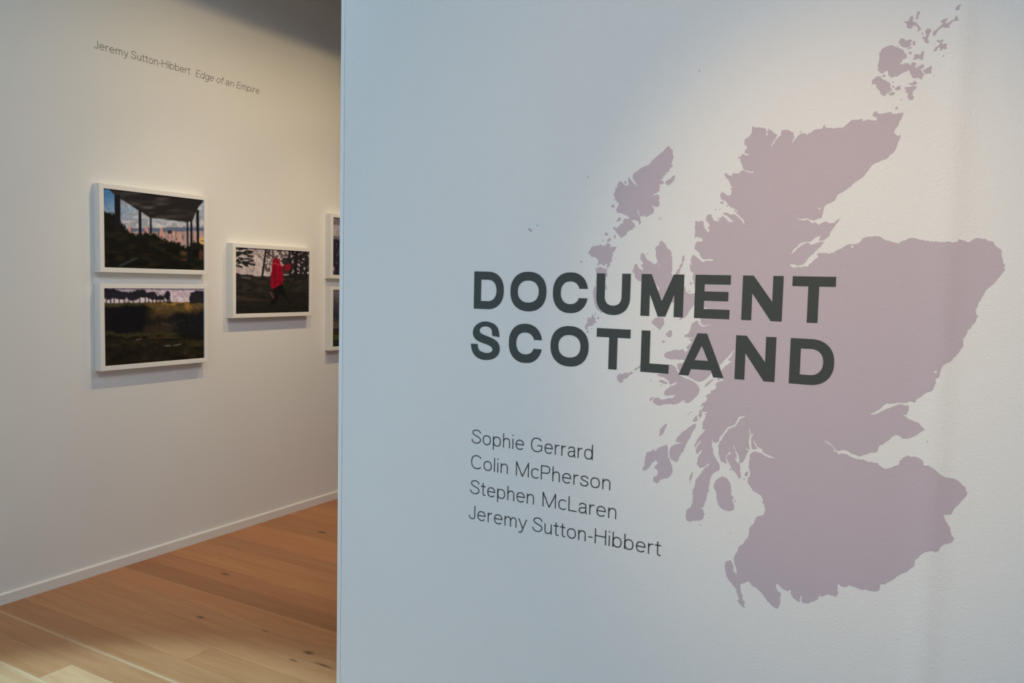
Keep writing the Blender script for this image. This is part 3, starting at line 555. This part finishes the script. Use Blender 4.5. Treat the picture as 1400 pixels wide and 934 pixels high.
cp = tag(empty('caption_lettering', (LX, 2.5, 2.664)), 'small taupe caption line high on the picture wall, last words in italics', 'lettering')
tl = []
for wd_, a, b in (('Jeremy', 2.5027, 2.6855), ('Sutton-Hibbert', 2.704, 3.0631)):
    for ch, t in set_word(wd_, a, b, 2.6640, .0395, .0017): tl += t
child(vinyl('roman_words', tl, 'caption', None, .0002, False, left3), cp)
tl = []
for wd_, a, b in (('Edge', 3.1013, 3.222), ('of', 3.2439, 3.288), ('an', 3.3064, 3.3675), ('Empire', 3.389, 3.560)):
    for ch, t in set_word(wd_, a, b, 2.6610, .0395, .0017, .24): tl += t
child(vinyl('italic_words', tl, 'caption', None, .0002, False, left3), cp)

# ------------------------------------------------------------------ photographic prints (flat pictures, painted per vertex)
def value_noise(X, Y, s, seed):
    r = np.random.default_rng(seed); g = r.random((64, 64))
    x = X / s; y = Y / s; xi = np.floor(x).astype(int); yi = np.floor(y).astype(int); fx = x - xi; fy = y - yi
    fx = fx * fx * (3 - 2 * fx); fy = fy * fy * (3 - 2 * fy)
    A = g[yi % 64, xi % 64]; B = g[yi % 64, (xi + 1) % 64]; Cc = g[(yi + 1) % 64, xi % 64]; D = g[(yi + 1) % 64, (xi + 1) % 64]
    return (A * (1 - fx) + B * fx) * (1 - fy) + (Cc * (1 - fx) + D * fx) * fy
class Pic:
    def __init__(s, X, Y, base): s.X, s.Y = X, Y; s.c = np.ones(X.shape + (3,)) * np.array(base, float)
    def put(s, m, col, a=1.0):
        m = (np.asarray(m, float) * a)[..., None]; s.c = s.c * (1 - m) + np.array(col, float) * m
    def poly(s, txt, col, a=1.0):
        v = [float(q) for q in txt.replace(',', ' ').split()]; P = list(zip(v[::2], v[1::2]))
        m = np.zeros(s.X.shape, bool); j = len(P) - 1
        for i in range(len(P)):
            (xi, yi), (xj, yj) = P[i], P[j]
            if yi != yj: m ^= ((yi > s.Y) != (yj > s.Y)) & (s.X < (xj - xi) * (s.Y - yi) / (yj - yi) + xi)
            j = i
        s.put(m, col, a); return m
    def line(s, x0, y0, x1, y1, w, col, a=1.0):
        dx, dy = x1 - x0, y1 - y0; t = np.clip(((s.X - x0) * dx + (s.Y - y0) * dy) / (dx * dx + dy * dy), 0, 1)
        s.put(np.hypot(s.X - x0 - t * dx, s.Y - y0 - t * dy) < w / 2, col, a)
    def blob(s, x, y, rx, ry, col, a=1.0):
        d = ((s.X - x) / rx) ** 2 + ((s.Y - y) / ry) ** 2; s.put(np.clip(1.6 - 1.6 * d, 0, 1), col, a)
    def n(s, sc, seed, sy=None): return value_noise(s.X + 500, (s.Y + 500) * (sc / sy if sy else 1), sc, seed)
    def grain(s, amt, sc, seed): s.c *= (1 + amt * (s.n(sc, seed) - .5))[..., None]
def pic_pavilion(X, Y):
    p = Pic(X, Y, (158, 162, 172))
    t = np.clip((X - 178) / 260, 0, 1)
    p.put(np.clip(1.25 - (Y - 150) / 230, 0, 1) * (1 - t * .55), (58, 104, 152))
    p.put((p.n(70, 1, 28) > .5) & (X > 300), (182, 180, 184), .45); p.put((p.n(46, 2, 18) > .62) & (X > 280), (120, 124, 140), .6)
    p.put((Y > 446 + 8 * (p.n(60, 3) - .5)) & (Y < 500), (82, 92, 116))
    p.put((Y > 474 + 10 * (p.n(40, 4) - .5)), (148, 128, 128))
    r = random.Random(3)
    for i in range(60):
        x = r.uniform(300, 930); h = r.uniform(8, 40); w = r.uniform(5, 14); b = r.uniform(500, 540)
        p.poly(f'{x},{b} {x},{b-h} {x+w},{b-h} {x+w},{b}', r.choice([(164, 128, 122), (184, 158, 152), (130, 116, 122), (100, 92, 96), (70, 66, 70)]))
    for x, y0, w in ((345, 432, 22), (466, 436, 28), (578, 447, 26), (648, 470, 18), (684, 455, 9), (692, 430, 5), (720, 480, 24)):
        p.poly(f'{x},{y0+75} {x+3},{y0} {x+w-4},{y0} {x+w},{y0+75}', (178, 130, 120))
    p.poly('640,465 672,468 672,490 640,490', (38, 36, 44))
    p.poly('893,520 932,528 932,572 893,570', (196, 158, 96))
    xs = [178, 250, 292, 330, 360, 405, 470, 540, 590, 640, 700, 790, 840, 932]; ys = [330, 335, 400, 440, 495, 500, 488, 500, 520, 540, 560, 590, 560, 572]
    e = np.interp(X, xs, ys) + 34 * (p.n(18, 6) - .5) + 16 * (p.n(7, 7) - .5)
    p.put(np.clip(.5 + (Y - e) / 14, 0, 1), (17, 17, 13)); dark = Y > e + 4
    p.put(dark * np.clip(p.n(46, 8, 24) * 3 - 1.5, 0, 1), (33, 31, 21), .8); p.put(dark * (Y > 610) * np.clip(p.n(60, 9, 20) * 3 - 1.4, 0, 1), (11, 10, 9), .9)
    p.blob(765, 640, 40, 22, (74, 58, 44), .8); p.blob(910, 650, 26, 50, (88, 56, 44), .7); p.blob(770, 688, 40, 10, (70, 50, 40), .7)
    p.line(285, 735, 410, 674, 12, (46, 58, 64), .9)
    m = p.poly('200,140 940,240 920,262 893,290 868,330 840,394 800,405 740,396 520,372 500,365 440,325 300,230 262,202', (30, 28, 29))
    p.put(m * np.clip(p.n(110, 10, 22) * 2.4 - 1.0, 0, 1) * np.clip(1 - np.abs(X - 500) / 420, 0, 1), (78, 74, 76), .8); p.put(m * (Y > 320) * np.clip(p.n(60, 11, 12) * 2 - .7, 0, 1), (52, 44, 42), .6)
    for x0, y0, x1, y1 in ((256, 195, 294, 470), (425, 315, 444, 500), (505, 368, 518, 490), (792, 398, 806, 700), (820, 385, 837, 700), (872, 315, 894, 600)):
        p.poly(f'{x0},{y0} {x1},{y0} {x1},{y1} {x0},{y1}', (20, 20, 28))
    p.line(905, 545, 932, 548, 5, (60, 50, 50))
    p.grain(.22, 9, 12); return p.c
def pic_hollow(X, Y):
    p = Pic(X, Y, (176, 162, 176))
    p.put(Y > 205, (196, 186, 194), .5)
    hill = np.interp(X, [180, 430, 520, 640, 700, 750, 820, 933], [242, 240, 236, 230, 238, 240, 236, 250])
    g = Y > hill + 6 * (p.n(20, 1) - .5)
    p.put(g, (44, 38, 30)); p.put(g & (Y < 330) & (X > 470), (92, 74, 42), .85); p.put(g & (Y < 320) & (X > 520) & (p.n(36, 2, 20) > .55), (126, 94, 50), .9)
    p.put(g & (Y < 300) & (X > 560) & (p.n(30, 30, 14) > .7), (72, 62, 40), .9)
    p.put(g & (Y < 268) & (X < 470), (58, 56, 34))
    for i, (x, y, rx, ry) in enumerate(((210, 170, 45, 42), (255, 175, 40, 36), (310, 188, 45, 32), (375, 190, 55, 34), (430, 165, 34, 24), (450, 175, 34, 34), (520, 188, 48, 30), (585, 205, 40, 18), (640, 190, 22, 38), (870, 185, 50, 30), (905, 200, 40, 42), (840, 220, 28, 26))):
        d = ((X - x) / rx) ** 2 + ((Y - y) / ry) ** 2 + 1.1 * (p.n(12, 40 + i) - .5); p.put(d < 1, (32, 30, 38))
    for x in (197, 225, 250, 285, 318, 352, 385, 430, 470, 497, 524, 550, 580, 612, 640, 655): p.line(x, 180, x + 3, 243, 7, (34, 32, 38))
    p.put((X > 815) & (Y > 205) & (Y < 252), (34, 32, 36)); p.put(g & (Y > 238) & (Y < 256) & (X > 880), (96, 80, 48), .8)
    S = lambda v: np.clip(.5 + v, 0, 1)
    Xw = X + 70 * (p.n(70, 21) - .5) + 26 * (p.n(24, 22) - .5); Yw = Y + 34 * (p.n(60, 23) - .5) + 16 * (p.n(20, 24) - .5)
    p.put(g * S((Y - 330) / 60), (33, 29, 24))                                          # valley floor
    p.put(g * S((Yw - 300) / 30) * S((350 - Yw) / 30) * S((Xw - 500) / 60), (70, 56, 36), .7)
    p.put(g * S((Yw - 262) / 26) * S((470 - Yw) / 30) * S((540 - .38 * (Y - 260) - Xw) / 90), (15, 15, 18))   # shaded left bank
    p.put(S((Yw - 300 - (930 - X) * .15) / 34) * S((516 - Yw) / 24) * S((Xw - 640) / 70), (20, 21, 24))       # shaded right bank
    p.put(S((Yw - 405) / 40) * S((485 - Yw) / 30) * S((Xw - 480) / 40) * S((690 - Xw) / 50), (50, 42, 34), .75)
    for a in ((590, 398, 670, 414, 6, (92, 80, 72)), (680, 400, 760, 372, 6, (50, 54, 46)), (770, 420, 860, 415, 3, (54, 52, 54))): p.line(*a, .7)
    p.put(S((Yw - 462) / 18) * S((492 - Yw) / 14) * S((720 - X) / 60), (50, 48, 27), .85); p.put(S((Yw - 496) / 12) * S((520 - Yw) / 12), (18, 18, 13), .9)
    p.put(S((Y - 500) / 8) * S((512 - Y) / 8) * S((X - 490) / 20) * S((740 - X) / 40), (66, 54, 32), .8); p.line(408, 520, 448, 513, 8, (128, 96, 78), .9)
    p.put(S((Yw - 530) / 24), (28, 25, 18)); p.put(S((Yw - 528) / 20) * S((640 - Yw) / 60) * S((Xw - 770) / 60), (50, 46, 26), .7)
    p.put((Y > 525) * np.clip(p.n(46, 7, 20) * 3 - 1.5, 0, 1), (44, 40, 27), .6); p.put((Y > 575) * np.clip(p.n(70, 6, 40) * 3 - 1.3, 0, 1), (17, 16, 13), .8)
    for a in ((610, 570, 660, 566), (680, 570, 700, 560), (705, 566, 745, 552)): p.line(*a, 6, (136, 130, 126), .8)
    p.grain(.25, 8, 12); p.grain(.2, 20, 13); return p.c
def pic_walker(X, Y):
    p = Pic(X, Y, (168, 158, 162))
    p.put((p.n(60, 1, 40) > .6), (150, 142, 146), .6)
    g = Y > np.interp(X, [180, 230, 300, 360, 735], [295, 300, 308, 318, 300]) + 10 * (p.n(24, 2) - .5)
    p.put(g, (42, 38, 36)); p.put(g * np.clip(p.n(34, 3, 14) * 3 - 1.2, 0, 1), (28, 26, 25), .9); p.line(225, 322, 285, 330, 10, (98, 92, 92), .8); p.put((Y > 440), (28, 26, 24), .85)
    p.put(g & (Y > 460) & (Y < 500) & (X < 420) & (p.n(60, 33, 12) > .55), (52, 44, 36), .8)
    tw = p.n(13, 4) + .5 * p.n(6, 5)
    p.put((X > 390) * (~g) * np.clip((tw - .62) * 5, 0, 1), (56, 52, 55), .85); p.put((X > 590) * (Y < 320) * np.clip((tw - .42) * 5, 0, 1), (28, 26, 29), .93)
    p.put((X > 520) & (X < 590) & (Y < 300) & (Y > 178), (32, 28, 30), .9)
    r = random.Random(4)
    for i in range(46):
        x = r.uniform(280, 735); y = r.uniform(110, 300); a = r.uniform(-.9, .9); L = r.uniform(25, 80)
        p.line(x, y, x + L * math.sin(a), y - L * math.cos(a), r.uniform(1.6, 4), (58, 53, 56), .75)
    for a in ((397, 118, 380, 240, 13), (382, 230, 366, 335, 15), (397, 130, 450, 175, 6), (385, 200, 330, 150, 4), (640, 100, 620, 330, 24), (700, 110, 715, 330, 9), (575, 100, 580, 300, 16), (665, 140, 672, 330, 10)): p.line(*a, (26, 24, 28))
    for i in range(26):
        x = r.uniform(178, 268); y = r.uniform(102, 238); L = r.uniform(16, 44); p.line(x, y, x + L, y + r.uniform(-6, 16), r.uniform(6, 12), (26, 28, 27))
    for a in ((178, 170, 255, 128, 14), (178, 150, 292, 140, 13), (178, 200, 315, 230, 14), (200, 190, 260, 236, 18), (178, 110, 260, 108, 12)): p.line(*a, (25, 27, 26))
    p.line(205, 185, 225, 210, 8, (150, 142, 146), .8); p.line(225, 150, 262, 165, 8, (160, 150, 150), .8)
    p.poly('455,180 478,178 500,196 506,226 524,240 526,330 524,372 490,388 462,408 440,414 430,380 432,330 440,262 444,225', (122, 11, 33))
    p.poly('462,250 472,250 468,380 456,400 450,320', (92, 8, 24), .8); p.poly('500,240 506,240 508,370 498,376', (98, 8, 26), .8)
    p.blob(512, 187, 12, 9, (170, 150, 148)); p.line(448, 215, 500, 232, 8, (150, 70, 70), .7); p.blob(522, 232, 14, 10, (170, 130, 120), .9)
    p.poly('542,228 582,222 586,262 560,280 540,272', (120, 16, 34), .95)
    p.poly('445,412 520,375 535,420 560,470 600,530 570,535 530,470 500,450 470,520 432,538 424,530 452,480 462,450', (16, 15, 16)); p.line(430, 440, 452, 480, 14, (84, 60, 62), .8)
    p.poly('540,380 600,370 610,470 600,590 560,590 540,480', (24, 28, 24), .7); p.put(Y > 540, (24, 24, 20), .7)
    p.grain(.3, 9, 12); return p.c
def pic_storm(X, Y):
    p = Pic(X, Y, (128, 124, 128)); p.put(np.clip((Y - 60) / 90, 0, 1), (92, 88, 94)); p.put((Y > 150) & (Y < 215), (156, 152, 158), .7)
    p.put(Y > 235 + 24 * (p.n(20, 1) - .5), (34, 34, 44)); p.put((Y > 250) & (p.n(24, 2) > .6), (62, 60, 72), .8); p.blob(160, 395, 14, 16, (150, 140, 146), .9); p.grain(.3, 12, 3); return p.c
def pic_moor(X, Y):
    p = Pic(X, Y, (96, 94, 98)); p.put(np.clip((Y - 520) / 110, 0, 1), (46, 48, 58)); p.put(Y > 690 + 16 * (p.n(24, 1) - .5), (72, 66, 62)); p.put(Y > 730, (40, 40, 34))
    p.put((Y > 760) & (p.n(26, 2) > .4), (62, 70, 26), .8); p.put(Y > 790, (26, 32, 32), .8); p.grain(.3, 12, 3); return p.c

def print_mat():
    m, n, l, p = nodes('matt_photo_paper'); a = n.new('ShaderNodeAttribute'); a.attribute_name = 'ink'
    l.new(a.outputs['Color'], p.inputs['Base Color']); p.inputs['Roughness'].default_value = .55; p.inputs['Specular IOR Level'].default_value = .12
    return m
MAT['print'] = print_mat()
RAIL, DEP, REC = .0245, .050, .007
def picture(y0, y1, z0, z1, fn, quad, label, nu=230, nv=150):
    e = tag(empty('framed_photograph', (LX, (y0 + y1) / 2, z0 - RAIL)), label, 'picture', 'white-framed photographs on the picture wall')
    xf = LX + DEP; v = []; f = []
    def ring(x, g): return [(x, y0 - g, z0 - g), (x, y1 + g, z0 - g), (x, y1 + g, z1 + g), (x, y0 - g, z1 + g)]
    b = .0012
    rings = [ring(LX + .001, RAIL), ring(xf - b, RAIL), ring(xf, RAIL - b), ring(xf, b), ring(xf - b, 0), ring(xf - REC - .004, 0)]
    for r in rings: v += r
    for i in range(len(rings) - 1):
        for a in range(4): c = (a + 1) % 4; f.append((4 * i + a, 4 * i + c, 4 * i + 4 + c, 4 * i + 4 + a))
    child(link('frame_moulding', mesh('frame_moulding', v, f), 'frame'), e)
    child(link('backing_board', boxes('backing_board', [((LX + .001, y0 - RAIL + .002, z0 - RAIL + .002), (xf - REC - .003, y1 + RAIL - .002, z1 + RAIL - .002))]), 'frame'), e)
    U, V = np.meshgrid(np.linspace(0, 1, nu), np.linspace(0, 1, nv))
    q = np.array(quad, float)                # TL, TR, BR, BL of the picture in drawing units
    XY = (q[0][None, None] * ((1 - U) * (1 - V))[..., None] + q[1][None, None] * (U * (1 - V))[..., None] + q[2][None, None] * (U * V)[..., None] + q[3][None, None] * ((1 - U) * V)[..., None])
    col = fn(XY[..., 0], XY[..., 1])
    for _ in range(2):
        pd = np.pad(col, ((1, 1), (1, 1), (0, 0)), 'edge')
        col = (pd[:-2, 1:-1] + pd[2:, 1:-1] + pd[1:-1, :-2] + pd[1:-1, 2:] + 2 * col) / 6
    col = np.clip(col * (1 + .10 * (rng.random(col.shape[:2]) - .5))[..., None], 0, 255) / 255
    col = np.where(col <= .04045, col / 12.92, ((col + .055) / 1.055) ** 2.4) / PRINT_WHITE
    xs = np.full(U.size, xf - REC); ys = (y0 + (y1 - y0) * U).ravel(); zs = (z1 + (z0 - z1) * V).ravel()
    idx = np.arange(nu * nv).reshape(nv, nu)
    fc = np.stack([idx[:-1, :-1], idx[1:, :-1], idx[1:, 1:], idx[:-1, 1:]], -1).reshape(-1, 4)
    me = bpy.data.meshes.new('photo_print'); me.from_pydata(np.stack([xs, ys, zs], 1).tolist(), [], fc.tolist())
    at = me.color_attributes.new('ink', 'FLOAT_COLOR', 'POINT')
    at.data.foreach_set('color', np.concatenate([np.clip(col, 0, .9).reshape(-1, 3), np.ones((nu * nv, 1))], 1).astype(np.float32).ravel())
    me.update(); child(link('photo_print', me, 'print'), e)
PRINT_WHITE = .62
picture(2.510, 3.115, 1.581, 1.975, pic_pavilion, [(178, 150), (932, 243), (930, 768), (180, 745)], 'white-framed photograph of a dark open pavilion overlooking a city skyline')
picture(2.506, 3.113, 1.081, 1.476, pic_hollow, [(180, 130), (933, 140), (933, 660), (187, 717)], 'white-framed photograph of a dark wooded hollow with a golden bank')
picture(3.340, 3.946, 1.328, 1.7225, pic_walker, [(180, 98), (735, 135), (728, 588), (180, 598)], 'single white-framed photograph of a red-cloaked walker among bare trees')
picture(4.170, 4.776, 1.576, 1.9655, pic_storm, [(145, 110), (900, 110), (900, 430), (145, 430)], 'upper white-framed photograph cut off by the edge of the title wall')
picture(4.173, 4.779, 1.084, 1.474, pic_moor, [(145, 513), (900, 513), (900, 830), (145, 830)], 'lower white-framed photograph cut off by the edge of the title wall')
